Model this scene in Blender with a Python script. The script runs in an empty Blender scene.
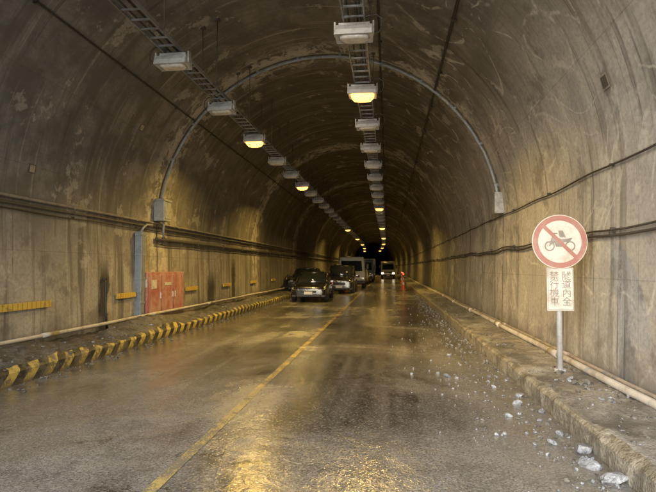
import bpy, bmesh, math, random
from mathutils import Vector, Matrix, noise as mnoise
random.seed(7)
sc = bpy.context.scene
sc.view_settings.view_transform = 'Standard'
sc.view_settings.look = 'None'
sc.view_settings.exposure = 0

# ------------------------------------------------------------ dimensions
XC = -1.7      # tunnel centre
SP = 2.7       # springing height
R = 4.6
Y0, Y1 = -1.2, 420.0
KL, KR = -5.05, 1.75   # kerb faces
CAMH = 1.6
def xo(y):
    return 0.0 if y < 60 else -((y-60)**2)/2/900.0

# ------------------------------------------------------------ node helpers
class M:
    def __init__(s, name):
        s.m = bpy.data.materials.new(name); s.m.use_nodes = True
        s.nt = s.m.node_tree; s.n = s.nt.nodes; s.l = s.nt.links
        s.b = s.n['Principled BSDF']
        s._tc = None
    def put(s, sock, v):
        if isinstance(v, bpy.types.NodeSocket): s.l.new(v, sock)
        elif isinstance(v, (tuple, list)):
            if sock.type == 'RGBA' and len(v) == 3: v = (*v, 1)
            sock.default_value = v
        else: sock.default_value = v
    def tc(s, k='Object'):
        if not s._tc: s._tc = s.n.new('ShaderNodeTexCoord')
        return s._tc.outputs[k]
    def pos(s):
        return s.n.new('ShaderNodeNewGeometry').outputs['Position']
    def sep(s, v):
        x = s.n.new('ShaderNodeSeparateXYZ'); s.put(x.inputs[0], v); return x.outputs
    def comb(s, x, y, z=0.0):
        c = s.n.new('ShaderNodeCombineXYZ')
        s.put(c.inputs[0], x); s.put(c.inputs[1], y); s.put(c.inputs[2], z); return c.outputs[0]
    def vmul(s, v, k):
        c = s.n.new('ShaderNodeVectorMath'); c.operation = 'MULTIPLY'
        s.put(c.inputs[0], v); c.inputs[1].default_value = k; return c.outputs[0]
    def vadd(s, v, k):
        c = s.n.new('ShaderNodeVectorMath'); c.operation = 'ADD'
        s.put(c.inputs[0], v); s.put(c.inputs[1], k); return c.outputs[0]
    def noise(s, v, scale=1, detail=4, rough=.55, dist=0.0, dim='3D'):
        c = s.n.new('ShaderNodeTexNoise'); c.noise_dimensions = dim; s.put(c.inputs['Vector'], v)
        c.inputs['Scale'].default_value = scale; c.inputs['Detail'].default_value = detail
        c.inputs['Roughness'].default_value = rough; c.inputs['Distortion'].default_value = dist
        return c.outputs['Fac']
    def vor(s, v, scale=1, feat='F1', dim='3D'):
        c = s.n.new('ShaderNodeTexVoronoi'); c.voronoi_dimensions = dim; c.feature = feat; s.put(c.inputs['Vector'], v)
        c.inputs['Scale'].default_value = scale; return c.outputs
    def ma(s, op, a, b=0.0, c_=0.0, clamp=False):
        c = s.n.new('ShaderNodeMath'); c.operation = op; c.use_clamp = clamp
        s.put(c.inputs[0], a); s.put(c.inputs[1], b); s.put(c.inputs[2], c_); return c.outputs[0]
    def sm(s, v, a, b, lo=0.0, hi=1.0):
        c = s.n.new('ShaderNodeMapRange'); c.interpolation_type = 'SMOOTHSTEP'
        s.put(c.inputs[0], v)
        if a > b: a, b, lo, hi = b, a, hi, lo
        c.inputs[1].default_value = a; c.inputs[2].default_value = b
        c.inputs[3].default_value = lo; c.inputs[4].default_value = hi
        return c.outputs[0]
    def mix(s, f, a, b, mode='MIX'):
        c = s.n.new('ShaderNodeMix'); c.data_type = 'RGBA'; c.blend_type = mode
        s.put(c.inputs[0], f); s.put(c.inputs[6], a); s.put(c.inputs[7], b); return c.outputs[2]
    def bump(s, h, strength=.3, dist=.02, normal=None):
        c = s.n.new('ShaderNodeBump'); c.inputs['Strength'].default_value = strength
        c.inputs['Distance'].default_value = dist; s.put(c.inputs['Height'], h)
        if normal is not None: s.l.new(normal, c.inputs['Normal'])
        return c.outputs[0]
    def set(s, **k):
        names = dict(color='Base Color', rough='Roughness', metal='Metallic', normal='Normal',
                     spec='Specular IOR Level', ecol='Emission Color', estr='Emission Strength', coat='Coat Weight')
        for a, v in k.items(): s.put(s.b.inputs[names[a]], v)
        return s.m

def dirty(name, col, rough=.6, metal=0.0, amount=.5, scale=6, dirt=(.09,.08,.068), coat=0.0):
    m = M(name); p = m.tc('Object')
    n0 = m.noise(p, scale, 4, .7)
    f = m.sm(n0, .42, .68, 0, amount)
    c = m.mix(f, col, dirt)
    return m.set(color=c, rough=m.ma('ADD', rough, m.ma('MULTIPLY', f, .25)), metal=metal, coat=coat)

# ------------------------------------------------------------ mesh helpers
def link(o):
    sc.collection.objects.link(o); return o
def obj(name, bm, mats, parent=None, smooth=False, loc=(0,0,0)):
    me = bpy.data.meshes.new(name); bm.to_mesh(me); bm.free()
    if not isinstance(mats, (list, tuple)): mats = [mats]
    for m in mats: me.materials.append(m)
    if smooth:
        for p in me.polygons: p.use_smooth = True
    o = bpy.data.objects.new(name, me); link(o); o.location = loc
    if parent: o.parent = parent
    return o
def empty(name, loc=(0,0,0), rz=0):
    e = bpy.data.objects.new(name, None); link(e); e.location = loc; e.rotation_euler = (0,0,rz)
    e.empty_display_size = .2
    return e
def box(bm, x0,x1,y0,y1,z0,z1, mi=0, bev=0.0):
    vs = [bm.verts.new(p) for p in [(x0,y0,z0),(x1,y0,z0),(x1,y1,z0),(x0,y1,z0),(x0,y0,z1),(x1,y0,z1),(x1,y1,z1),(x0,y1,z1)]]
    fs = [bm.faces.new([vs[i] for i in f]) for f in [(3,2,1,0),(4,5,6,7),(0,1,5,4),(1,2,6,5),(2,3,7,6),(3,0,4,7)]]
    for f in fs: f.material_index = mi
    if bev > 0:
        es = list({e for f in fs for e in f.edges})
        r = bmesh.ops.bevel(bm, geom=es, offset=bev, segments=2, affect='EDGES', profile=.5)
        for f in r['faces']: f.material_index = mi
    return vs
def tube(bm, pts, r, n=8, mi=0, caps=True):
    rings = []
    for i, p in enumerate(pts):
        p = Vector(p)
        a = Vector(pts[max(i-1,0)]); b = Vector(pts[min(i+1,len(pts)-1)])
        t = (b-a).normalized()
        up = Vector((0,0,1)) if abs(t.z) < .9 else Vector((0,1,0))
        s = t.cross(up).normalized(); u = s.cross(t).normalized()
        rr = r[i] if isinstance(r, (list,tuple)) else r
        rings.append([bm.verts.new(p + s*math.cos(2*math.pi*k/n)*rr + u*math.sin(2*math.pi*k/n)*rr) for k in range(n)])
    for a, b in zip(rings, rings[1:]):
        for k in range(n):
            f = bm.faces.new([a[k], a[(k+1)%n], b[(k+1)%n], b[k]]); f.material_index = mi; f.smooth = True
    if caps:
        f = bm.faces.new(rings[0][::-1]); f.material_index = mi
        f = bm.faces.new(rings[-1]); f.material_index = mi
def poly(bm, pts, mi=0):
    f = bm.faces.new([bm.verts.new(p) for p in pts]); f.material_index = mi; return f
def loft(bm, rings, mi=0, close_ring=True, caps=True, smooth=True):
    R_ = [[bm.verts.new(p) for p in r] for r in rings]
    n = len(R_[0])
    for a, b in zip(R_, R_[1:]):
        for k in range(n if close_ring else n-1):
            f = bm.faces.new([a[k], a[(k+1)%n], b[(k+1)%n], b[k]]); f.material_index = mi; f.smooth = smooth
    if caps:
        bm.faces.new(R_[0][::-1]).material_index = mi
        bm.faces.new(R_[-1]).material_index = mi
    return R_

def ys(y0, y1, step_near=1.0):
    out = []; y = y0
    while y < y1:
        out.append(y); y += step_near if y < 60 else 4.0
    out.append(y1); return out

# ------------------------------------------------------------ materials
def mat_lining():
    m = M('tunnel_concrete')
    uv = m.tc('UV'); s = m.sep(uv); U, V = s[0], s[1]
    P = m.sep(m.pos()); X, Z = P[0], P[2]
    big = m.noise(uv, .25, 3, .6, .3, '2D')
    med = m.noise(uv, 1.3, 5, .68, .1, '2D')
    fine = m.noise(uv, 16, 3, .7, 0, '2D')
    conc = m.mix(m.sm(med, .3, .7), (.36,.345,.315), (.50,.48,.435))
    conc = m.mix(m.sm(big, .35, .65, 0, .6), conc, (.41,.40,.375))
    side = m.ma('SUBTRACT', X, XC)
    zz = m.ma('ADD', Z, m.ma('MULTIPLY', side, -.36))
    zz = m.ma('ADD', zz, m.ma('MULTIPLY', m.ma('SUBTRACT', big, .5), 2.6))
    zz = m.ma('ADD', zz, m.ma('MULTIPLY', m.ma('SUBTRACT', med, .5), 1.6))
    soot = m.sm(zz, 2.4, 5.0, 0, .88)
    far_shade = m.sm(U, 9, 34, 0, .60)  # deep-tunnel darkness painted into the lining colour, growing with depth
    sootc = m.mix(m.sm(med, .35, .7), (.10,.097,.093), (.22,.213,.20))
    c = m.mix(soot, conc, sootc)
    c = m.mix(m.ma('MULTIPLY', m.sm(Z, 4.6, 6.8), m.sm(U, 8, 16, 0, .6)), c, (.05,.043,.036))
    far_shade_col = m.mix(m.sm(Z, 1.5, 5.5), (.105,.09,.068), (.034,.027,.02))
    c = m.mix(far_shade, c, far_shade_col)
    # run-down streaks
    st = m.noise(m.vmul(uv, (2.6,.13,1)), 1, 4, .72, .05, '2D')
    stm = m.sm(X, XC-1, XC+4, .72, .42)
    c = m.mix(m.ma('MULTIPLY', m.sm(st, .50, .64), stm), c, (.11,.104,.096))
    st2 = m.noise(m.vadd(m.vmul(uv, (6.0,.20,1)), (13.,4.,0.)), 1, 3, .65, .0, '2D')
    c = m.mix(m.sm(st2, .60, .76, 0, .4), c, (.54,.52,.48))
    c = m.mix(m.sm(st2, .39, .27, 0, .6), c, (.07,.065,.06))
    # ring joints every 10 m
    eff_n = m.noise(uv, 2.0, 5, .72, .3, '2D')
    a = m.ma('ADD', U, m.ma('MULTIPLY', m.ma('SUBTRACT', eff_n, .5), .05))
    d = m.ma('ABSOLUTE', m.ma('SUBTRACT', m.ma('MODULO', m.ma('ADD', a, 102.1), 10.0), 5.0))
    near = m.sm(d, 1.1, .10)
    eff = m.ma('MULTIPLY', near, m.sm(m.ma('ADD', eff_n, m.ma('MULTIPLY', near, .08)), .52, .61))
    c = m.mix(m.ma('MULTIPLY', eff, .70), c, (.60,.58,.53))
    c = m.mix(m.sm(d, .17, .11, 0, .5), c, (.38,.36,.32))
    jl = m.sm(d, .03, .015)
    c = m.mix(m.ma('MULTIPLY', jl, .85), c, (.03,.025,.02))
    # efflorescence lines on the upper right, pale patches
    cn = m.noise(uv, .5, 2, .5, 1.2, '2D')
    line = m.sm(m.ma('ABSOLUTE', m.ma('SUBTRACT', cn, .5)), .026, .004)
    msk = m.ma('MULTIPLY', m.sm(V, 11.0, 13.0), m.sm(eff_n, .42, .54))
    c = m.mix(m.ma('MULTIPLY', m.ma('MULTIPLY', line, msk), .65), c, (.62,.60,.54))
    pn = m.noise(m.vadd(uv, (40.,9.,0.)), .8, 5, .72, .1, '2D')
    c = m.mix(m.sm(pn, .60, .66, 0, .42), c, (.58,.56,.51))
    c = m.mix(m.sm(pn, .43, .31, 0, .55), c, (.14,.13,.115))
    # leaks on the left wall
    def leak(u0, wd, top):
        du = m.ma('ABSOLUTE', m.ma('SUBTRACT', m.ma('ADD', U, m.ma('MULTIPLY', m.ma('SUBTRACT', med, .5), .5)), u0))
        return m.ma('MULTIPLY', m.sm(du, wd, wd*.35), m.sm(V, top, top-.7))
    lk = m.ma('MAXIMUM', leak(10.3, .22, 2.0), leak(17.0, .5, 1.6))
    lk = m.ma('MAXIMUM', lk, leak(19.6, .35, 2.2))
    c = m.mix(m.ma('MULTIPLY', lk, .88), c, (.022,.02,.018))
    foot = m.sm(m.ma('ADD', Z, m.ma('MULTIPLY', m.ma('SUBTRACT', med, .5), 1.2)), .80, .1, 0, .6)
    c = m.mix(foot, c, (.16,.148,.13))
    c = m.mix(m.sm(fine, .35, .75, 0, .32), c, (.13,.118,.10))
    # formwork lines
    fv = m.ma('ABSOLUTE', m.ma('SUBTRACT', m.ma('MODULO', m.ma('ADD', V, .35), 1.5), .75))
    fl = m.sm(fv, .012, .004)
    fu = m.ma('ABSOLUTE', m.ma('SUBTRACT', m.ma('MODULO', m.ma('ADD', U, 100.9), 2.0), 1.0))
    fl = m.ma('MAXIMUM', fl, m.sm(fu, .012, .004))
    c = m.mix(m.ma('MULTIPLY', fl, .22), c, (.06,.05,.04))
    h = m.ma('ADD', m.ma('MULTIPLY', fine, .25), m.ma('MULTIPLY', med, .5))
    r = m.ma('SUBTRACT', .75, m.sm(st, .5, .7, 0, .30))
    return m.set(color=c, rough=r, spec=.35, normal=m.bump(h, .28, .035))

def road_nodes(m):
    p = m.pos(); q = m.sep(p)
    big = m.noise(p, .38, 3, .6, .6, '2D')
    tr = m.noise(m.vmul(p, (1.5,.10,1)), 1, 3, .6, .2, '2D')
    med = m.noise(p, 2.4, 5, .72, .3, '2D')
    grit = m.noise(p, 48, 2, .7, 0, '2D')
    ag = m.vor(p, 60, 'F1', '2D')
    wet = m.ma('ADD', m.ma('MULTIPLY', big, .5), m.ma('ADD', m.ma('MULTIPLY', tr, .35), m.ma('MULTIPLY', med, .35)))
    lane = m.sm(m.ma('ABSOLUTE', m.ma('SUBTRACT', q[0], -.5)), 1.5, .3, 0, .055)
    lk = m.sm(q[0], -3.6, -4.6, 0, .05)
    wet = m.ma('ADD', wet, m.ma('ADD', lane, lk))
    return p, q, big, tr, med, grit, ag, wet
def mat_road():
    m = M('wet_muddy_asphalt')
    p, q, big, tr, med, grit, ag, wet = road_nodes(m)
    w = m.sm(wet, .57, .73)
    dryc = m.mix(m.sm(med, .3, .7), (.15,.145,.135), (.30,.29,.265))
    c = m.mix(w, dryc, (.052,.048,.043))
    c = m.mix(m.sm(tr, .5, .68, 0, .45), c, (.26,.25,.225))
    stone = m.sm(m.sep(ag[1])[0], .60, .95, 0, .5)
    c = m.mix(stone, c, (.38,.37,.35))
    c = m.mix(m.sm(grit, .48, .68, 0, .6), c, (.032,.03,.027))
    e = m.sm(m.ma('ABSOLUTE', m.ma('SUBTRACT', q[0], XC)), 2.5, 3.4)
    c = m.mix(m.ma('MULTIPLY', e, m.sm(med, .38, .6, 0, .8)), c, (.10,.092,.08))
    cr = m.vor(m.vadd(p, m.vmul(m.comb(med, big, 0), (1.6,1.6,0))), .55, 'DISTANCE_TO_EDGE', '2D')[0]
    ck = m.ma('MULTIPLY', m.sm(cr, .014, .004), m.sm(big, .48, .56))
    c = m.mix(m.ma('MULTIPLY', ck, .8), c, (.012,.01,.008))
    rough = m.sm(wet, .44, .64, .38, .14)
    wv = m.noise(m.vmul(p, (1.0,.6,1)), 7, 3, .6, .2, '2D')
    h = m.ma('ADD', m.ma('MULTIPLY', ag[0], .35), m.ma('ADD', m.ma('MULTIPLY', grit, .35), m.ma('ADD', m.ma('MULTIPLY', med, 1.2), m.ma('MULTIPLY', wv, 1.2))))
    m.set(color=c, rough=rough, normal=m.bump(h, .42, .012), spec=.9)
    m.put(m.b.inputs['Coat Weight'], m.sm(wet, .48, .62, 0, .9))
    m.b.inputs['Coat Roughness'].default_value = .20
    m.l.new(m.bump(m.ma('ADD', m.ma('ADD', med, wv), m.ma('MULTIPLY', grit, .18)), .42, .012), m.b.inputs['Coat Normal'])
    return m.m
def mat_line():
    m = M('worn_yellow_paint')
    p, q, big, tr, med, grit, ag, wet = road_nodes(m)
    f = m.ma('ADD', m.ma('ADD', m.ma('MULTIPLY', med, .7), m.ma('MULTIPLY', grit, .45)), m.sm(q[1], 9, 3, 0, .03))
    w = m.sm(f, .51, .64, 0, .88)
    c = m.mix(w, (.48,.37,.13), (.18,.168,.14))
    return m.set(color=c, rough=m.sm(wet, .42, .62, .42, .16), normal=m.bump(grit, .4, .008))
def mat_mud(name, a, b, rough=.8, sc_=3, drop=.3):
    m = M(name); p = m.pos()
    n1 = m.noise(p, sc_, 5, .72, .4); n2 = m.noise(p, 32, 2, .7)
    c = m.mix(m.sm(n1, .32, .68), a, b)
    c = m.mix(m.sm(n2, .45, .7, 0, .5), c, tuple(x*.35 for x in a))
    return m.set(color=c, rough=m.sm(n1, .7, .3, rough, rough-drop), normal=m.bump(m.ma('ADD', n1, m.ma('MULTIPLY', n2, .4)), .7, .04))
def mat_hazard():
    m = M('hazard_striped_kerb'); p = m.pos(); q = m.sep(p)
    nn = m.noise(p, 6, 4, .75)
    t = m.ma('ADD', m.ma('ADD', q[1], m.ma('MULTIPLY', q[2], -1.0)), m.ma('MULTIPLY', nn, .05))
    s = m.ma('FRACT', m.ma('MULTIPLY', t, 2.5))
    f = m.sm(s, .48, .52)
    c = m.mix(f, (.50,.40,.11), (.03,.028,.025))
    c = m.mix(m.sm(nn, .46, .60, 0, .88), c, (.12,.11,.09))
    c = m.mix(m.sm(m.ma('ADD', q[2], m.ma('MULTIPLY', nn, .15)), .17, .05, 0, .9), c, (.09,.078,.062))
    return m.set(color=c, rough=.6, normal=m.bump(nn, .3, .02))

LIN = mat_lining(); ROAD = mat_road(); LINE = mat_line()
WALK = mat_mud('walkway_concrete', (.12,.114,.10), (.36,.345,.31), .8, 1.8, .5)
WALKL = mat_mud('muddy_walkway', (.055,.053,.049), (.17,.163,.15), .75, 5)
KERB = mat_mud('kerb_concrete', (.13,.12,.095), (.36,.335,.275), .7, 4, .4)
HAZ = mat_hazard()
GROUND = mat_mud('ground_gravel', (.32,.315,.30), (.45,.44,.42))
ROCK = mat_mud('grey_rock', (.14,.15,.165), (.36,.38,.41), .75, 9)
ROCKD = mat_mud('brown_rubble', (.08,.076,.068), (.21,.20,.178), .8, 9)
GALV = dirty('galvanised_steel', (.34,.35,.36), .45, .5, .6, 3)
DARKST = dirty('dark_steel', (.10,.095,.09), .55, .3, .4)
LAMPB = dirty('lamp_housing', (.56,.57,.58), .45, .1, .65, 5, (.20,.18,.15))
CABLE = dirty('black_cable', (.03,.028,.027), .5, 0, .5)
CONDUIT = dirty('grey_conduit', (.27,.30,.34), .5, .1, .5)
CONDB = dirty('brown_conduit', (.26,.24,.22), .6, 0, .5)
ORPIPE = dirty('tan_pipe', (.38,.33,.28), .5, 0, .5, 3)
PVC = dirty('pale_pipe', (.58,.56,.52), .5, 0, .7, 2, (.24,.20,.15))
BOXM = dirty('junction_box_paint', (.34,.36,.38), .5, .2, .5)

# ------------------------------------------------------------ tunnel lining
def profile():
    pts = []
    for i in range(7): pts.append((XC-4.52-.08*i/6, SP*i/6))
    n = 48
    for i in range(1, n):
        a = math.pi - math.pi*i/n
        pts.append((XC+R*math.cos(a), SP+R*math.sin(a)))
    for i in range(7): pts.append((XC+4.52+.08*(6-i)/6, SP*(6-i)/6))
    return pts
prof = profile()
arc = [0]
for a, b in zip(prof, prof[1:]): arc.append(arc[-1]+math.dist(a, b))
bm = bmesh.new(); uvl = bm.loops.layers.uv.new('UVMap')
yy = ys(Y0, Y1, 1.0)
g = [[bm.verts.new((x+xo(y), y, z)) for (x, z) in prof] for y in yy]
for j in range(len(yy)-1):
    for i in range(len(prof)-1):
        f = bm.faces.new([g[j][i], g[j][i+1], g[j+1][i+1], g[j+1][i]]); f.smooth = True
        for lp, (jj, ii) in zip(f.loops, [(j,i),(j,i+1),(j+1,i+1),(j+1,i)]):
            lp[uvl].uv = (yy[jj], arc[ii])
g2 = [bm.verts.new((XC+(x-XC)*1.12, Y0, z*1.07)) for (x, z) in prof]
for i in range(len(prof)-1): bm.faces.new([g[0][i], g2[i], g2[i+1], g[0][i+1]])
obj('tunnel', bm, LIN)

bm = bmesh.new(); poly(bm, [(-600,-400,-.03),(600,-400,-.03),(600,700,-.03),(-600,700,-.03)]); obj('ground', bm, GROUND)
def strip(name, xa, xb, z, mat, y0=Y0, y1=Y1):
    bm = bmesh.new(); Y = ys(y0, y1, 1.0)
    a = [(bm.verts.new((xa+xo(y), y, z)), bm.verts.new((xb+xo(y), y, z))) for y in Y]
    for p, q in zip(a, a[1:]): bm.faces.new([p[0], p[1], q[1], q[0]])
    return obj(name, bm, mat)
strip('road', KL, KR, 0, ROAD, -60)
strip('road_marking', XC-.05, XC+.05, .004, LINE, -20)

def heap(x, y):
    m_ = max(0, mnoise.noise((x*.8, y*.5, 9))+.28)
    t = min(1, max(0, (KL-x)/1.15))
    return math.sin(math.pi*min(1, t*1.05+.02))*.32*m_+.05*mnoise.noise((x*4, y*3.5, 1))*min(1,t*6)+.03*mnoise.noise((x*11, y*10, 4))*min(1,t*8)
def walkway(name, xa, xb, zt, side, mtop, mface):
    bm = bmesh.new(); n = 16; Y = []
    y = Y0
    while y < 40: Y.append(y); y += .09
    while y < Y1: Y.append(y); y += 3
    rows = []
    for y in Y:
        row = []
        edge = xb if side < 0 else xa; wall = xa if side < 0 else xb
        near = y < 45
        amp = .022 if side > 0 else .008
        j = amp*mnoise.noise((0, y*2.3, side)) if near else 0
        jz = amp*mnoise.noise((5, y*1.9, side)) if near else 0
        if near and side > 0 and mnoise.noise((3, y*1.1, side)) > .30: jz -= .02; j += side*.015
        row.append((edge+j*.3, -.02)); row.append((edge+j, zt*.5)); row.append((edge+j+side*.005, zt-.03+jz))
        row.append((edge+j+side*.035, zt+jz))
        for k in range(1, n+1):
            t = k/n
            x = edge+side*.035+(wall-edge-side*.035)*t
            hz = 0
            if near:
                if side > 0: hz = .03*mnoise.noise((x*3, y*2, 1))+.02*mnoise.noise((x*9, y*8, 4))
                else: hz = heap(x, y)
            row.append((x, zt+hz+(.05*t**3)))
        rows.append([bm.verts.new((x+xo(y), y, z)) for x, z in row])
    for a, b in zip(rows, rows[1:]):
        for k in range(len(a)-1):
            f = bm.faces.new([a[k], a[k+1], b[k+1], b[k]]) if side > 0 else bm.faces.new([a[k+1], a[k], b[k], b[k+1]])
            f.material_index = 1 if k < 4 else 0
            f.smooth = k >= 4
    return obj(name, bm, [mtop, mface])
walkway('walkway', KR, XC+4.54, .20, 1, WALK, KERB)
walkway('walkway', XC-4.54, KL, .20, -1, WALKL, HAZ)

# ------------------------------------------------------------ rubble
def rock(bm, x, y, z, s, mi=0, sub=1):
    r = bmesh.ops.create_icosphere(bm, subdivisions=sub, radius=1)
    o = Vector((random.random()*50,)*3); sx, sy, sz = [random.uniform(.55,1.3) for _ in range(3)]; sz *= .6
    rot = Matrix.Rotation(random.random()*6.28, 3, 'Z') @ Matrix.Rotation(random.uniform(-.6,.6), 3, 'X')
    cuts = [(Vector((random.gauss(0,1), random.gauss(0,1), random.gauss(0,1))).normalized(), random.uniform(.45,.8)) for _ in range(5)]
    for v in r['verts']:
        c = v.co.copy()
        for n_, d_ in cuts:
            e_ = c.dot(n_)-d_
            if e_ > 0: c -= n_*e_
        c *= 1+.18*mnoise.noise(c*2+o)
        c = Vector((c.x*sx, c.y*sy, c.z*sz))
        v.co = rot @ c * s + Vector((x, y, z+s*sz*.4))
    fs = {f for v in r['verts'] for f in v.link_faces}
    for f in fs: f.material_index = mi
bm = bmesh.new()
for (x,y,s) in [(1.60,4.32,.13),(1.67,4.62,.11),(1.67,3.98,.10),(1.48,4.80,.08),(1.62,5.05,.06),(1.57,5.5,.05),(1.35,4.5,.03),
                (1.28,5.6,.035),(.85,7.5,.055),(.98,7.4,.045),(.74,7.7,.035),(1.5,6.1,.055),(1.62,6.5,.06),(1.4,6.9,.04),(1.64,7.3,.05),
                (.35,7.6,.03),(1.1,5.0,.03),(1.68,5.8,.05),(1.1,9.3,.05),(1.3,10.5,.05)]:
    rock(bm, x, y, 0, s, 0, 3 if s > .08 else 2)
for i in range(1000):
    y = 3.6+random.random()**1.2*26
    x = KR-.03-abs(random.gauss(0, .32)); rock(bm, x, y, 0, random.uniform(.006,.026)*(1+y*.025), random.choice([0,1,1]))
for i in range(260):
    y = 4.5+random.random()*11; x = 1.0+random.gauss(0, .38); x = min(x, 1.7); rock(bm, x, y, 0, random.uniform(.005,.020), random.choice([0,0,1,1]))
for i in range(200):
    y = random.uniform(2.5, 30); x = random.uniform(-4.9, 1.6); rock(bm, x, y, 0, random.uniform(.003,.009), 1)
obj('rock_rubble', bm, [ROCK, ROCKD])
bm = bmesh.new()
for i in range(620):
    y = 3.5+random.random()*24; x = random.uniform(KR+.1, XC+4.48); rock(bm, x, y, .2, random.uniform(.006,.03), random.choice([1,1,1,0]))
for i in range(90):
    y = random.uniform(4.9, 7.4); rock(bm, random.uniform(2.2, 2.78), y, .2, random.uniform(.02,.06), random.choice([1,1,1,0]))
obj('gravel', bm, [ROCK, ROCKD])
bm = bmesh.new()
for i in range(1300):
    y = random.uniform(5, 30); x = random.uniform(XC-4.48, KL-.06)
    rock(bm, x, y, .18+heap(x, y), random.uniform(.012,.055), random.choice([1,1,1,1,0]))
for i in range(520):
    y = random.uniform(5, 30); x = KL+abs(random.gauss(0,.18)); rock(bm, x, y, 0, random.uniform(.006,.035), 1)
obj('gravel', bm, [ROCK, ROCKD])

# ------------------------------------------------------------ pipes / cables along the walls
def wallx(z, side, off=.05):
    if z <= SP: hw = 4.52+.08*z/SP
    else: hw = math.sqrt(max(R*R-(z-SP)**2, 0))
    return XC+side*(hw-off)
def longpipe(name, side, z, r, mat, y0, y1, sag=0.0, off=None, n=8, span=2.5, wob=0.0):
    bm = bmesh.new(); off = off if off is not None else r+.03
    pts = []; y = y0
    while y < y1:
        s = -sag*math.sin(math.pi*((y % span)/span)) if y < 60 else 0
        wz = wob*mnoise.noise((z*7, y*.5, side))
        pts.append((wallx(z, side, off)+xo(y), y, z+s+wz)); y += .5 if y < 60 else 4
    tube(bm, pts, r, n)
    y = y0+.4
    while y < min(y1, 90):
        x = wallx(z, side, off)+xo(y)
        xa, xb = sorted((x+side*(off+.01), x-side*r*1.1))
        box(bm, xa, xb, y-.015, y+.015, z-r*1.2, z+r*1.2); y += span
    return obj(name, bm, mat)
longpipe('wall_conduit', -1, 2.80, .030, CONDB, Y0, 200)
longpipe('wall_conduit', -1, 2.69, .026, DARKST, Y0, 200, .01)
longpipe('wall_cable', -1, 2.60, .014, CABLE, Y0, 200, .03)
longpipe('wall_conduit', -1, 2.38, .050, DARKST, 12.7, 200)
longpipe('wall_cable', -1, 2.24, .014, CABLE, 12.7, 200, .03)
longpipe('wall_cable', 1, 2.92, .014, CABLE, Y0, 200, .03, wob=.03)
longpipe('wall_cable', 1, 2.10, .014, CABLE, Y0, 200, .04, wob=.05)
longpipe('wall_cable', 1, 2.04, .018, CABLE, Y0, 200, .05, wob=.05)
longpipe('wall_cable', 1, 6.20, .030, CABLE, Y0, 200, .0)
longpipe('wall_cable', 1, 7.02, .025, CABLE, Y0, 200, .0)
longpipe('wall_cable', -1, 5.6, .018, CABLE, Y0, 200, .0)
def floorpipe(name, x, z, r, mat, y0, y1, wob):
    bm = bmesh.new(); pts = []; y = y0
    while y < y1:
        pts.append((x+xo(y)+wob*mnoise.noise((x, y*.25, 2)), y, z+r+.012*mnoise.noise((9, y*.4, x)))); y += .4 if y < 60 else 4
    tube(bm, pts, r, 12)
    y = y0+1.5
    while y < 60:
        i = int((y-y0)/.4)
        if i+1 < len(pts): tube(bm, [pts[i], pts[i+1]], r*1.22, 12)
        y += 4
    return obj(name, bm, mat)
floorpipe('drain_pipe', 2.58, .22, .045, PVC, Y0, 160, .05)
floorpipe('drain_pipe', 2.72, .24, .028, ORPIPE, Y0, 160, .03)
floorpipe('drain_pipe', -5.98, .38, .035, PVC, Y0, 160, .05)
floorpipe('drain_pipe', -6.12, .34, .03, ORPIPE, Y0, 160, .03)

e = empty('conduit_arch', (0, 12.9, 0))
bm = bmesh.new(); pts = []
a0 = math.radians(176); a1 = math.radians(4)
for i in range(61):
    a = a0+(a1-a0)*i/60
    pts.append((XC+(R-.07)*math.cos(a), 0, SP+(R-.07)*math.sin(a)))
tube(bm, pts, .038, 10)
for i in range(2, 60, 5):
    p = Vector(pts[i]); d = (p-Vector((XC,0,SP))).normalized()
    tube(bm, [p-d*.045, p+d*.08], .05, 6)
obj('hoop', bm, CONDUIT, e)
bm = bmesh.new()
box(bm, -6.27, -5.98, -.26, .20, 2.86, 3.42, 0, .012); box(bm, -6.24, -5.96, -.29, .23, 3.40, 3.46, 0, .01)
box(bm, -5.985, -5.97, -.20, .14, 2.93, 3.35, 0, .003)
box(bm, 2.66, 2.89, -.16, .16, 2.96, 3.50, 0, .012)
obj('junction_box', bm, BOXM, e)
bm = bmesh.new(); tube(bm, [(-6.1,0,2.88),(-6.12,.02,2.6),(-6.15,.1,2.42)], .03, 8); obj('drop_pipe', bm, CONDUIT, e)

PE, PF, PD = dirty('plate_edge',(.12,.10,.08)), dirty('plate_face',(.40,.35,.28)), dirty('plate_dark',(.10,.09,.08))
def plate(y, z, side, s=.2, dark=False):
    bm = bmesh.new()
    ang = math.atan2(z-SP, wallx(z, side, 0)-XC) if z > SP else (0 if side > 0 else math.pi)
    n = Vector((-math.cos(ang), 0, -math.sin(ang))); t = Vector((0,1,0)); u = n.cross(t)
    c = Vector((wallx(z, side, 0), y, z))
    for i,(k,dz) in enumerate([(1,0),(.78,.004)]):
        poly(bm, [c+n*(.016+dz)+t*a*s*.5*k+u*b*s*.5*k for a,b in [(-1,-1),(1,-1),(1,1),(-1,1)]], i)
    obj('wall_number_plate', bm, [PF, PD] if dark else [PE, PF])
plate(6.5, 3.94, 1, .19, True); plate(8.0, 3.35, -1, .16); plate(10.9, 4.9, -1, .16); plate(17.2, 3.6, -1, .2)

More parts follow.
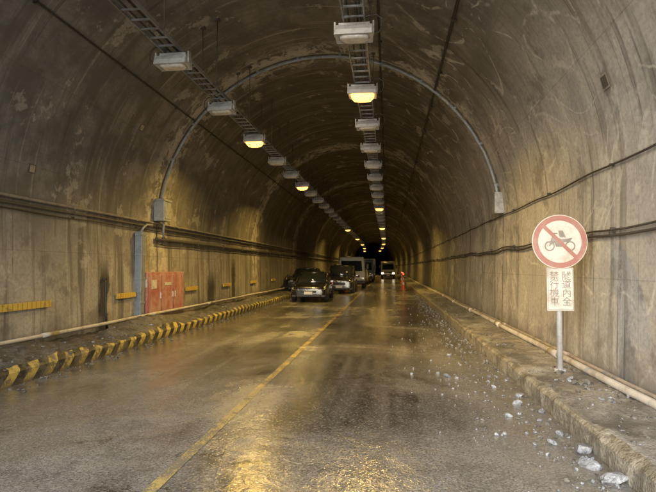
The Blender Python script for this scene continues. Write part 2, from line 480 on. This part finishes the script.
YEL = M('yellow_reflector'); p = YEL.pos(); q = YEL.sep(p)
nn = YEL.noise(p, 9, 4, .7)
fr = YEL.ma('FRACT', YEL.ma('MULTIPLY', q[1], 9.0))
c = YEL.mix(YEL.sm(fr, .82, .88, 0, .7), (.66,.48,.10), (.2,.14,.04))
c = YEL.mix(YEL.sm(nn, .5, .7, 0, .7), c, (.2,.16,.10))
YEL.set(color=c, rough=.45)
for (a, b) in [(7.15,8.5),(10.75,11.6),(14.7,15.6),(18.2,19.1),(22,22.9),(26,26.9),(30,31),(34,35),(38,39)]:
    bm = bmesh.new(); box(bm, -6.22, -6.17, a, b, .88, 1.0, 0, .004); obj('reflector_strip', bm, YEL.m)

# ------------------------------------------------------------ fire hydrant cabinet and cable trunk
RED = M('faded_red_paint'); p = RED.pos()
n1 = RED.noise(p, 3.5, 4, .7, .4); n2 = RED.noise(RED.vmul(p, (8,8,1.2)), 1, 4, .7)
c = RED.mix(RED.sm(n1, .35, .68), (.38,.13,.12), (.48,.29,.26))
c = RED.mix(RED.sm(n2, .48, .70, 0, .75), c, (.50,.40,.37))
c = RED.mix(RED.sm(RED.sep(p)[2], .60, .2, 0, .7), c, (.17,.13,.11))
RED.set(color=c, rough=.5, normal=RED.bump(n1, .15, .01))
WHT = dirty('faded_white_paint', (.62,.60,.56), .5, 0, .4)
e = empty('fire_hydrant_cabinet', (-6.2, 13.0, 0))
bm = bmesh.new()
box(bm, -.06, .16, -1.1, 1.15, .22, 1.48, 0, .012)
for a, b in [(-1.04,-.34),(-.30,.40),(.44,1.09)]: box(bm, .163, .178, a, b, .30, 1.40, 0, .005)
obj('cabinet', bm, RED.m, e)
bm = bmesh.new()
box(bm, .180, .186, -.92, -.62, 1.05, 1.28, 0)
box(bm, .180, .186, -.16, .26, 1.12, 1.20, 0)
for y in (-.40,.34,.50): box(bm, .178, .205, y-.015, y+.015, .78, .94, 0, .004)
box(bm, -.05, .155, -1.106, -1.101, 1.1, 1.3, 0)
obj('labels', bm, WHT, e)
e = empty('cable_trunk', (-6.2, 11.75, 0))
bm = bmesh.new(); box(bm, -.06, .12, -.10, .10, .22, 2.50, 0, .01)
for z in (.7,1.3,1.9,2.4): box(bm, -.06, .128, -.115, .115, z, z+.05, 0, .004)
obj('trunk', bm, dirty('blue_grey_paint', (.25,.30,.36), .45, .1, .4), e)
bm = bmesh.new(); tube(bm, [(.05,.0,2.5),(.05,.1,2.6),(.04,.3,2.7),(.04,.6,2.72)], .03, 8); obj('bend', bm, CONDUIT, e)
e = empty('drain_spout', (-6.2, 10.25, 0))
bm = bmesh.new(); tube(bm, [(0,0,1.35),(.03,0,1.2),(.03,.02,.6),(.06,.04,.25)], .025, 8); tube(bm, [(-.02,0,1.35),(.03,0,1.33)], .045, 8)
obj('spout', bm, CABLE, e)

# ------------------------------------------------------------ cable ladders with luminaires
ZT = 5.42
XR, XL = -.50, -3.75
def ladder(x):
    bm = bmesh.new(); w = .16
    for s in (-1, 1):
        Y = ys(Y0, 190, 2.0)
        rings = [[(x+s*w+xo(y)-.010, y, ZT-.03),(x+s*w+xo(y)+.010, y, ZT-.03),(x+s*w+xo(y)+.010, y, ZT+.04),(x+s*w+xo(y)-.010, y, ZT+.04)] for y in Y]
        loft(bm, rings, 0, smooth=False)
    y = Y0+.15
    while y < 110:
        box(bm, x-w+xo(y), x+w+xo(y), y-.014, y+.014, ZT-.022, ZT+.003); y += .30
    o = obj('cable_ladder', bm, GALV)
    bm = bmesh.new()
    for k, (dx, r) in enumerate([(-.08,.016),(.05,.018),(.10,.012)]):
        Y = ys(Y0, 190, 1.0)
        tube(bm, [(x+dx+xo(y)+.012*mnoise.noise((k, y*.6, x)), y, ZT+.012+r) for y in Y], r, 6)
    obj('cables', bm, CABLE, o)
    bm = bmesh.new(); y = Y0+1.2
    while y < 120:
        for s in (-1, 1):
            xx = x+s*w; zt = SP+math.sqrt(R*R-(xx-XC)**2)
            tube(bm, [(xx+xo(y), y, ZT-.05), (xx+xo(y), y, zt+.02)], .009, 5)
            box(bm, xx+xo(y)-.05, xx+xo(y)+.05, y-.05, y+.05, zt-.03, zt+.05)
        y += 2.5
    obj('hangers', bm, DARKST, o)
ladder(XR); ladder(XL)

def emis(name, col, st):
    m = M(name); mm = m.set(color=(.8,.6,.3), ecol=(*col,1), estr=st, rough=.4)
    mm.cycles.emission_sampling = 'NONE'; return mm
SOD = (1.0,.62,.14)
LIT = emis('sodium_lens_lit', (1.0,.47,.09), 4.2)
LENS = dirty('lamp_glass', (.66,.66,.64), .12, 0, .3, 9)
def luminaire(x, y, lit, hook):
    e = empty('tunnel_lamp', (x+xo(y), y, ZT-.10))
    e.rotation_euler = (random.uniform(-.03,.03), random.uniform(-.03,.03), random.uniform(-.03,.03))
    bm = bmesh.new()
    prof2 = [(-.17,-.16),(.17,-.16),(.17,-.10),(.13,-.02),(-.13,-.02),(-.17,-.10)]
    rings = [[(sx, py*k, pz) for py, pz in prof2] for sx, k in [(-.29,.86),(-.275,1),(.275,1),(.29,.86)]]
    loft(bm, rings, 0, smooth=False)
    box(bm, -.24, .24, -.03, .03, -.022, .06, 0)
    box(bm, -.31, -.285, -.05, .05, -.13, .07, 0); box(bm, .285, .31, -.05, .05, -.13, .07, 0)
    for s in (-1,1): box(bm, s*.275-.01, s*.275+.01, -.175, .175, -.175, -.155)
    box(bm, -.28, .28, -.178, -.160, -.178, -.150, 0); box(bm, -.28, .28, .160, .178, -.178, -.150, 0)
    obj('housing', bm, LAMPB, e)
    bm = bmesh.new()
    if lit: zs = [(-.162,.24,.14),(-.22,.225,.135),(-.27,.18,.11),(-.295,.10,.06)]
    else: zs = [(-.162,.24,.14),(-.20,.21,.12),(-.215,.16,.09)]
    rings = []
    for z, a, b in zs:
        rings.append([(a*math.copysign(abs(math.cos(t))**.5, math.cos(t)), b*math.copysign(abs(math.sin(t))**.5, math.sin(t)), z) for t in [2*math.pi*(k+.5)/16 for k in range(16)]])
    loft(bm, rings, 0)
    obj('lens', bm, LIT if lit else LENS, e)
    bm = bmesh.new()
    s = 1 if hook > 0 else -1
    tube(bm, [(s*.30,0,-.08),(s*.38,0,-.10),(s*.43,0,-.02),(s*.42,.02,.12),(s*.34,.03,.20),(s*.2,.04,.18),(s*.12,.05,.14)], .012, 6)
    obj('flex', bm, CABLE, e)
    if lit:
        L = bpy.data.lights.new('sodium_light', 'AREA'); L.shape = 'RECTANGLE'; L.size = .24; L.size_y = .14
        L.energy = lit; L.color = SOD; L.spread = math.radians(150)
        lo = bpy.data.objects.new('sodium_light', L); link(lo); lo.parent = e; lo.location = (0,0,-.30)
YRs = [2.6,5.0,7.5,10.1,12.5]+[15+2.5*i for i in range(40)]
YLs = [3.0,5.6,8.2,10.8,13.6]+[16.5+2.5*i for i in range(40)]
litR = {10.1:240, 30.0:260, 45.0:170, 60:130, 75:120, 90:120, 105:120}
litL = {13.6:190, 21.5:230, 46.5:170, 61.5:130, 76.5:120, 91.5:120, 106.5:120}
for y in YRs: luminaire(XR, y, litR.get(y, 0), 1)
for y in YLs: luminaire(XL, y, litL.get(y, 0), -1)

# ------------------------------------------------------------ prohibition sign
SW = dirty('sign_white', (.58,.555,.51), .4, .0, .65, 5, (.36,.31,.24))
SR = dirty('sign_red', (.34,.16,.135), .4, 0, .5, 6, (.38,.30,.25))
SK = dirty('sign_dark', (.20,.18,.165), .5, 0, .6, 8, (.36,.335,.29))
POSTM = dirty('post_steel', (.50,.52,.54), .4, .3, .3)
e = empty('traffic_sign', (2.30, 7.07, 0), math.radians(3))
bm = bmesh.new(); tube(bm, [(0,0,.15),(0,0,2.30)], .038, 16); tube(bm, [(0,0,.17),(0,0,.24)], .075, 16)
for z in (1.8,2.08,1.18,1.48):
    box(bm, -.06, .06, -.052, .045, z-.02, z+.02, 0, .003)
obj('post', bm, POSTM, e)
def disc(bm, cx, cz, r0, r1, y, mi, n=48, a0=0, a1=2*math.pi):
    for i in range(n):
        a = a0+(a1-a0)*i/n; b = a0+(a1-a0)*(i+1)/n
        P = [(cx+r1*math.cos(a), y, cz+r1*math.sin(a)),(cx+r1*math.cos(b), y, cz+r1*math.sin(b))]
        if r0 > 0: P += [(cx+r0*math.cos(b), y, cz+r0*math.sin(b)),(cx+r0*math.cos(a), y, cz+r0*math.sin(a))]
        else: P.append((cx, y, cz))
        poly(bm, P, mi)
bm = bmesh.new(); ZS = 1.95
rings = [[(.365*math.cos(2*math.pi*k/48), y, ZS+.365*math.sin(2*math.pi*k/48)) for k in range(48)] for y in (-.056,-.068)]
loft(bm, rings, 0)
disc(bm, 0, ZS, .285, .355, -.0715, 1)
d = Vector((math.cos(math.radians(-45)), 0, math.sin(math.radians(-45)))); nrm = Vector((-d.z,0,d.x))
c0 = Vector((0,-.0765,ZS))
poly(bm, [c0-d*.29-nrm*.024, c0+d*.29-nrm*.024, c0+d*.29+nrm*.024, c0-d*.29+nrm*.024], 1)
for wx in (-.135,.135): disc(bm, wx, ZS-.06, .050, .068, -.0735, 2, 24)
def pp(pts, y=-.0745): poly(bm, [(x, y, ZS+z) for x, z in pts], 2)
pp([(-.135,-.05),(-.10,.02),(-.12,.05),(-.03,.06),(.02,.035),(.10,.04),(.17,.055),(.13,.0),(.05,-.01),(.03,-.07),(-.05,-.07),(-.07,-.02)][::-1])
pp([(-.145,-.06),(-.125,-.06),(-.07,.11),(-.09,.115)], -.0752)
pp([(-.09,.10),(-.03,.105),(-.03,.12),(-.09,.118)], -.0756)
pp([(-.0,.06),(.08,.06),(.04,.15),(-.02,.15)], -.076)
obj('round_plate', bm, [SW, SR, SK], e)
bm = bmesh.new(); box(bm, -.175, .175, -.062, -.050, 1.02, 1.60, 0, .004)
box(bm, -.165,.165,-.0655,-.0635,1.03,1.036,1); box(bm, -.165,.165,-.0655,-.0635,1.584,1.59,1)
box(bm, -.165,-.16,-.0655,-.0635,1.037,1.583,1); box(bm, .16,.165,-.0655,-.0635,1.037,1.583,1)
obj('text_plate', bm, [SW, SK], e)
def text(s, x, z, size):
    cu = bpy.data.curves.new('lettering', 'FONT'); cu.body = s; cu.size = size; cu.align_x = 'CENTER'; cu.align_y = 'CENTER'
    cu.space_line = .92; cu.offset = .0006
    o = bpy.data.objects.new('lettering', cu); link(o); o.parent = e; o.location = (x, -.0665, z); o.rotation_euler = (math.pi/2,0,0)
    cu.materials.append(SK)
text('禁\n行\n機\n車', -.08, 1.31, .125); text('隧\n道\n內\n全', .08, 1.31, .125)

# ------------------------------------------------------------ vehicles
GLASS = M('dark_glass').set(color=(.015,.018,.02), rough=.06, spec=.8)
TYRE = dirty('tyre_rubber', (.018,.018,.018), .8, 0, .4)
RIM = dirty('alloy', (.45,.45,.45), .3, .8, .3)
BLK = dirty('black_trim', (.015,.015,.015), .5, 0, .3)
HEAD = M('headlamp_glass').set(color=(.22,.24,.26), rough=.15, metal=.0, coat=1.0)
PLATE = M('licence_plate').set(color=(.6,.6,.58), rough=.4)
TAIL = M('tail_lamp').set(color=(.4,.02,.015), rough=.2, ecol=(1,.05,.02,1), estr=1.2)
TAIL.cycles.emission_sampling = 'NONE'
def paint(name, col): return dirty(name, col, .25, .0, .15, 3, (.07,.06,.05), coat=.6)
def wheel(bm, x, y, r, w):
    s = 1 if x > 0 else -1
    R_ = []
    for xx, rr in [(-w/2, r*.88), (-w/2+.02, r), (w/2-.02, r), (w/2, r*.88)]:
        R_.append([(x+xx, y+rr*math.cos(2*math.pi*k/24), r+rr*math.sin(2*math.pi*k/24)) for k in range(24)])
    loft(bm, R_, 0)
    xf = x+s*(w/2+.004)
    vs = [(xf, y+r*.62*math.cos(2*math.pi*k/24), r+r*.62*math.sin(2*math.pi*k/24)) for k in range(24)]
    poly(bm, vs, 1)
    for k in range(5):
        a = 2*math.pi*k/5+.3
        dy, dz = math.cos(a), math.sin(a)
        poly(bm, [(xf+s*.006, y+dy*r*.1-dz*.03, r+dz*r*.1+dy*.03),(xf+s*.006, y+dy*r*.58-dz*.05, r+dz*r*.58+dy*.05),
                  (xf+s*.006, y+dy*r*.58+dz*.05, r+dz*r*.58-dy*.05),(xf+s*.006, y+dy*r*.1+dz*.03, r+dz*r*.1-dy*.03)], 0)
def car(name, loc, rz, L=4.5, W=1.78, H=1.45, col=(.02,.02,.022), suv=False, tail=False):
    e = empty(name, loc, rz)
    P = paint('car_paint', col)
    hw = W/2; h = L/2
    belt = H*.63 if not suv else H*.60
    hood = H*.60 if not suv else H*.585
    st = [(-h, .80, .30, .44*H), (-h+.06, .90, .22, .49*H), (-h+.3, .97, .19, .53*H), (-h+.9, 1, .18, hood), (-h+1.35, 1, .18, belt),
          (0, 1, .18, belt+.01), (h-.9, 1, .19, belt+.03), (h-.25, .97, .22, belt+.02), (h-.04, .9, .26, belt-.06), (h, .82, .34, belt-.14)]
    bm = bmesh.new(); rings = []
    for y, k, zb, zs in st:
        w = hw*k
        half = [(w*.80, zb), (w*.95, zb+.05), (w*1.0, zb+.22), (w*1.0, (zb+zs)/2), (w*.975, zs-.12), (w*.90, zs-.02), (w*.70, zs+.025), (w*.35, zs+.045)]
        ring = [(x, y, z) for x, z in half]+[(-x, y, z) for x, z in half[::-1]]
        rings.append(ring)
    loft(bm, rings, 0)
    ob = obj('body', bm, P, e)
    ob.modifiers.new('s', 'SUBSURF').levels = 1; ob.modifiers['s'].render_levels = 2
    fr, rr = (-h+1.15, h-.5) if not suv else (-h+1.2, h-.12)
    rf, rb = (fr+.85, rr-.75) if not suv else (fr+.6, rr-.25)
    wb, wt = hw*.90, hw*.70 if not suv else hw*.76
    bm = bmesh.new()
    def ringat(t, zz, bul=0):
        y0 = fr+(rf-fr)*t; y1 = rr+(rb-rr)*t; w = wb+(wt-wb)*t; c = .12
        return [(-w+c, y0-.05, zz), (0, y0-.11, zz), (w-c, y0-.05, zz), (w, y0+.18, zz), (w*1.01, (y0+y1)/2, zz), (w, y1-.18, zz), (w-c, y1, zz), (-w+c, y1, zz), (-w, y1-.18, zz), (-w*1.01, (y0+y1)/2, zz), (-w, y0+.18, zz)]
    loft(bm, [ringat(0, belt-.02), ringat(.5, belt-.02+(H-.05-belt)*.55), ringat(1, H-.05)], 0)
    obj('windows', bm, GLASS, e)
    bm = bmesh.new()
    def inset(r, k, z):
        cy = sum(p[1] for p in r)/len(r)
        return [(p[0]*k, cy+(p[1]-cy)*k, z) for p in r]
    r1 = ringat(1, H-.055)
    loft(bm, [inset(r1, 1.02, H-.065), inset(r1, 1.0, H-.025), inset(r1, .85, H-.003), inset(r1, .4, H+.01)], 0)
    for s in (-1, 1):
        for (ya, yb) in [(fr+.06, rf+.06), ((fr+rr)/2+.0, (rf+rb)/2+.05), (rr-.10, rb-.10)]:
            tube(bm, [(s*(wb-.015), ya, belt-.03), (s*(wb+wt)/2*1.005, (ya+yb)/2, (belt+H)/2-.02), (s*(wt-.0), yb, H-.05)], .035, 6)
    obj('roof', bm, P, e)
    r = .31 if not suv else .37
    bm = bmesh.new()
    for x in (-hw+.09, hw-.09):
        for y in (-h+.85, h-.85): wheel(bm, x, y, r, .21)
    obj('wheels', bm, [TYRE, RIM], e)
    bm = bmesh.new()
    for s in (-1, 1):
        for y in (-h+.85, h-.85):
            pts = [(s*(hw+.004), y+(r+.05)*math.cos(math.pi*k/16), r+(r+.05)*math.sin(math.pi*k/16)) for k in range(17)]
            tube(bm, pts, .03, 6)
    box(bm, -hw*.62, hw*.62, -h-.035, -h+.05, .26, .37, 0, .01)
    box(bm, -hw*.42, hw*.42, -h-.03, -h+.1, .30*H+.02, .39*H, 0, .01)
    for s in (-1,1):
        box(bm, s*hw*.78-.10, s*hw*.78+.10, -h+.0, -h+.1, .25, .34, 0, .01)
        tube(bm, [(s*(hw-.08), fr+.25, belt+.02), (s*(hw+.08), fr+.22, belt+.05)], .02, 6)
    obj('trim', bm, BLK, e)
    bm = bmesh.new()
    for s in (-1, 1):
        box(bm, *sorted((s*(hw+.04), s*(hw+.22))), fr+.14, fr+.26, belt-.01, belt+.13, 0, .03)
    obj('mirrors', bm, P, e)
    bm = bmesh.new()
    for s in (-1, 1):
        z0 = .40*H
        a = [(s*hw*.50, -h-.01, z0), (s*hw*.86, -h+.06, z0+.02), (s*hw*.95, -h+.28, z0+.10), (s*hw*.84, -h+.20, z0+.13), (s*hw*.55, -h+.03, z0+.09)]
        b = [(x*1.0, y+.10, z-.01) for x, y, z in a]
        a = [(x, y-.015, z) for x, y, z in a]
        loft(bm, [a, b], 0, smooth=False)
    obj('headlamps', bm, HEAD, e)
    bm = bmesh.new(); box(bm, -.19, .19, -h-.055, -h-.04, .37, .50, 0, .004)
    obj('licence_plate', bm, PLATE, e)
    bm = bmesh.new()
    for s in (-1,1): box(bm, *sorted((s*hw*.62, s*hw*.93)), h-.10, h+.005, belt-.22, belt-.08, 0, .02)
    obj('tail_lamps', bm, TAIL, e)
    return e
def truck(name, loc, rz, W=2.0, H=2.45, L=5.6, cab=(.62,.62,.60), bed=(.30,.32,.33), boxh=None, lamps=False):
    e = empty(name, loc, rz); hw = W/2; h = L/2
    P = paint('truck_paint', cab); B = dirty('cargo_paint', bed, .5, .1, .4)
    zc = .55; bm = bmesh.new()
    def plan(z, yf, w, c=.12):
        return [(-w, -h+1.65, z), (-w, yf+c, z), (-w+c, yf+.02, z), (0, yf-.04, z), (w-c, yf+.02, z), (w, yf+c, z), (w, -h+1.65, z)]
    loft(bm, [plan(zc-.15, -h+.03, hw*.96), plan(zc, -h-.02, hw), plan(1.28, -h, hw), plan(1.30, -h+.02, hw*.995), plan(H-.28, -h+.28, hw*.90), plan(H-.06, -h+.42, hw*.86), plan(H, -h+.60, hw*.76)], 0)
    obj('cab', bm, P, e)
    bm = bmesh.new()
    t = lambda z: (z-1.30)/(H-.28-1.30)
    def fp(x, z, o=.012):
        k = t(z); y = -h+.02+.26*k
        return (x, y-.045*(1-abs(x)/hw)-o, z)
    z0, z1 = 1.34, H-.32
    cols = [-.80,-.4,0,.4,.80]
    a = [fp(x*hw, z0) for x in cols]; b = [fp(x*hw*.93, z1) for x in cols]
    va = [bm.verts.new(p) for p in a]; vb = [bm.verts.new(p) for p in b]
    for i in range(4): bm.faces.new([va[i], va[i+1], vb[i+1], vb[i]])
    for s in (-1, 1):
        poly(bm, [(s*(hw+.006), -h+.25, 1.33), (s*(hw+.006), -h+1.35, 1.33), (s*(hw*.915+.006), -h+1.35, H-.34), (s*(hw*.915+.006), -h+.42, H-.34)])
    obj('windows', bm, GLASS, e)
    bm = bmesh.new()
    box(bm, -hw*.98, hw*.98, -h-.09, -h+.08, .38, .62, 0, .02)
    box(bm, -hw*.6, hw*.6, -h-.055, -h+.02, .86, 1.04, 0, .01)
    box(bm, -.42, .42, -h+1.0, h, .48, .68, 0, .01)
    for s in (-1, 1):
        tube(bm, [(s*hw*.95, -h+.2, 1.9), (s*(hw+.18), -h+.02, 1.95), (s*(hw+.2), -h+.0, 1.55), (s*hw*.98, -h+.2, 1.4)], .015, 6)
        box(bm, *sorted((s*(hw+.10), s*(hw+.28))), -h-.04, -h+.02, 1.5, 1.9, 0, .02)
        box(bm, s*hw*.3-.2, s*hw*.3+.2, -h-.06, -h-.045, 1.30, 1.32, 0)
    obj('trim', bm, BLK, e)
    bm = bmesh.new()
    for s in (-1, 1): box(bm, *sorted((s*hw*.62, s*hw*.93)), -h-.06, -h+.05, .70, .86, 0, .02)
    obj('headlamps', bm, HEAD if not lamps else emis('headlamp_on', (1,.85,.6), 6), e)
    bm = bmesh.new(); box(bm, -.19,.19,-h-.11,-h-.095,.42,.56,0,.004); obj('licence_plate', bm, PLATE, e)
    bm = bmesh.new()
    bh = boxh or 1.35
    if boxh:
        box(bm, -hw*1.03, hw*1.03, -h+1.75, h, .74, boxh, 0, .03)
        for y in [(-h+1.75)+i*.6 for i in range(1, int((L-1.75)/.6))]:
            box(bm, -hw*1.05, hw*1.05, y-.02, y+.02, .80, boxh-.05, 0)
        box(bm, -.015,.015,h-.01,h+.02,.8,boxh-.1)
    else:
        box(bm, -hw*1.02, hw*1.02, -h+1.75, h, .72, .80, 0, .01)
        for s in (-1,1): box(bm, *sorted((s*hw*1.02, s*hw*.98)), -h+1.76, h-.01, .803, bh, 0, .005)
        box(bm, -hw*.97, hw*.97, h-.05, h-.012, .803, bh, 0, .005); box(bm, -hw*.97, hw*.97, -h+1.76, -h+1.80, .803, H-.2, 0, .005)
    obj('cargo_body', bm, B, e)
    bm = bmesh.new()
    for s in (-1,1): box(bm, *sorted((s*hw*.68, s*hw*.93)), h+.002, h+.05, .56, .70, 0, .01)
    obj('tail_lamps', bm, TAIL, e)
    bm = bmesh.new()
    for x in (-hw+.14, hw-.14):
        for y in (-h+.75, h-1.1): wheel(bm, x, y, .40, .24)
    obj('wheels', bm, [TYRE, RIM], e)
    return e
car('parked_car', (-3.72, 24.8, 0), math.radians(2), 4.5, 1.72, 1.40, (.008,.009,.012))
car('parked_car', (-4.95, 30.2, .12), math.radians(1), 4.4, 1.75, 1.46, (.02,.02,.022))
car('parked_suv', (-3.0, 32.4, 0), math.radians(1), 4.6, 1.78, 1.75, (.012,.012,.012), suv=True)
truck('parked_truck', (-2.85, 41.0, 0), math.radians(1), 2.1, 2.45, 6.0)
car('parked_car', (-2.75, 49.5, 0), 0, 4.5, 1.78, 1.5, (.16,.16,.16))
truck('parked_truck', (-2.6, 57.5, 0), 0, 2.1, 2.5, 6.4, (.10,.16,.24), (.3,.3,.28), 2.6)
truck('parked_truck', (.0, 74, 0), 0, 2.0, 2.4, 6.4, (.62,.56,.38), (.5,.46,.34), 2.5, lamps=True)

CO = dirty('cone_orange', (.62,.10,.03), .45, 0, .3); CW = dirty('cone_white', (.7,.7,.68), .4, 0, .3)
WL = emis('red_warning_lamp', (1,.06,.03), 3)
for (x, y) in [(1.15, 37.5), (1.3, 44), (1.4, 52)]:
    e = empty('traffic_cone', (x, y, 0))
    bm = bmesh.new(); box(bm, -.2,.2,-.2,.2,0,.04,0,.01)
    zs = [.04,.32,.50,.70,.82,.98]
    for i in range(5):
        ra, rb = .145*(1-zs[i]*.85), .145*(1-zs[i+1]*.85)
        loft(bm, [[(rr*math.cos(2*math.pi*k/20), rr*math.sin(2*math.pi*k/20), z) for k in range(20)] for rr, z in ((ra, zs[i]), (rb, zs[i+1]))], 1 if i in (1,3) else 0, caps=False)
    obj('cone', bm, [CO, CW], e)
    bm = bmesh.new(); tube(bm, [(0,0,.98),(0,0,1.06)], .03, 10); obj('holder', bm, BLK, e)
    bm = bmesh.new(); tube(bm, [(0,0,1.06),(0,0,1.12),(0,0,1.17)], [.05,.055,.03], 12); obj('lamp', bm, WL, e)

# ------------------------------------------------------------ daylight
EL = math.radians(22); AZ = math.radians(16)
w = bpy.data.worlds.new('World'); sc.world = w; w.use_nodes = True
sky = w.node_tree.nodes.new('ShaderNodeTexSky'); sky.sky_type = 'NISHITA'; sky.sun_disc = False
sky.sun_elevation = EL; sky.sun_rotation = math.radians(180)+AZ
bg = w.node_tree.nodes['Background']; w.node_tree.links.new(sky.outputs[0], bg.inputs[0]); bg.inputs[1].default_value = .48
S = bpy.data.lights.new('sun', 'SUN'); S.energy = 5.0; S.angle = math.radians(60); S.color = (1,.96,.90)
so = bpy.data.objects.new('sun', S); link(so)
dirv = Vector((math.sin(AZ)*math.cos(EL), math.cos(AZ)*math.cos(EL), -math.sin(EL)))
so.rotation_euler = dirv.to_track_quat('-Z', 'Y').to_euler()

# ------------------------------------------------------------ camera
cam = bpy.data.cameras.new('camera'); co = bpy.data.objects.new('camera', cam); link(co)
co.location = (0, 0, CAMH); co.rotation_euler = (math.radians(92.5), 0, math.radians(6.9))
cam.sensor_width = 36; cam.lens = 36*495/656; cam.clip_end = 2000; cam.clip_start = .05
sc.camera = co
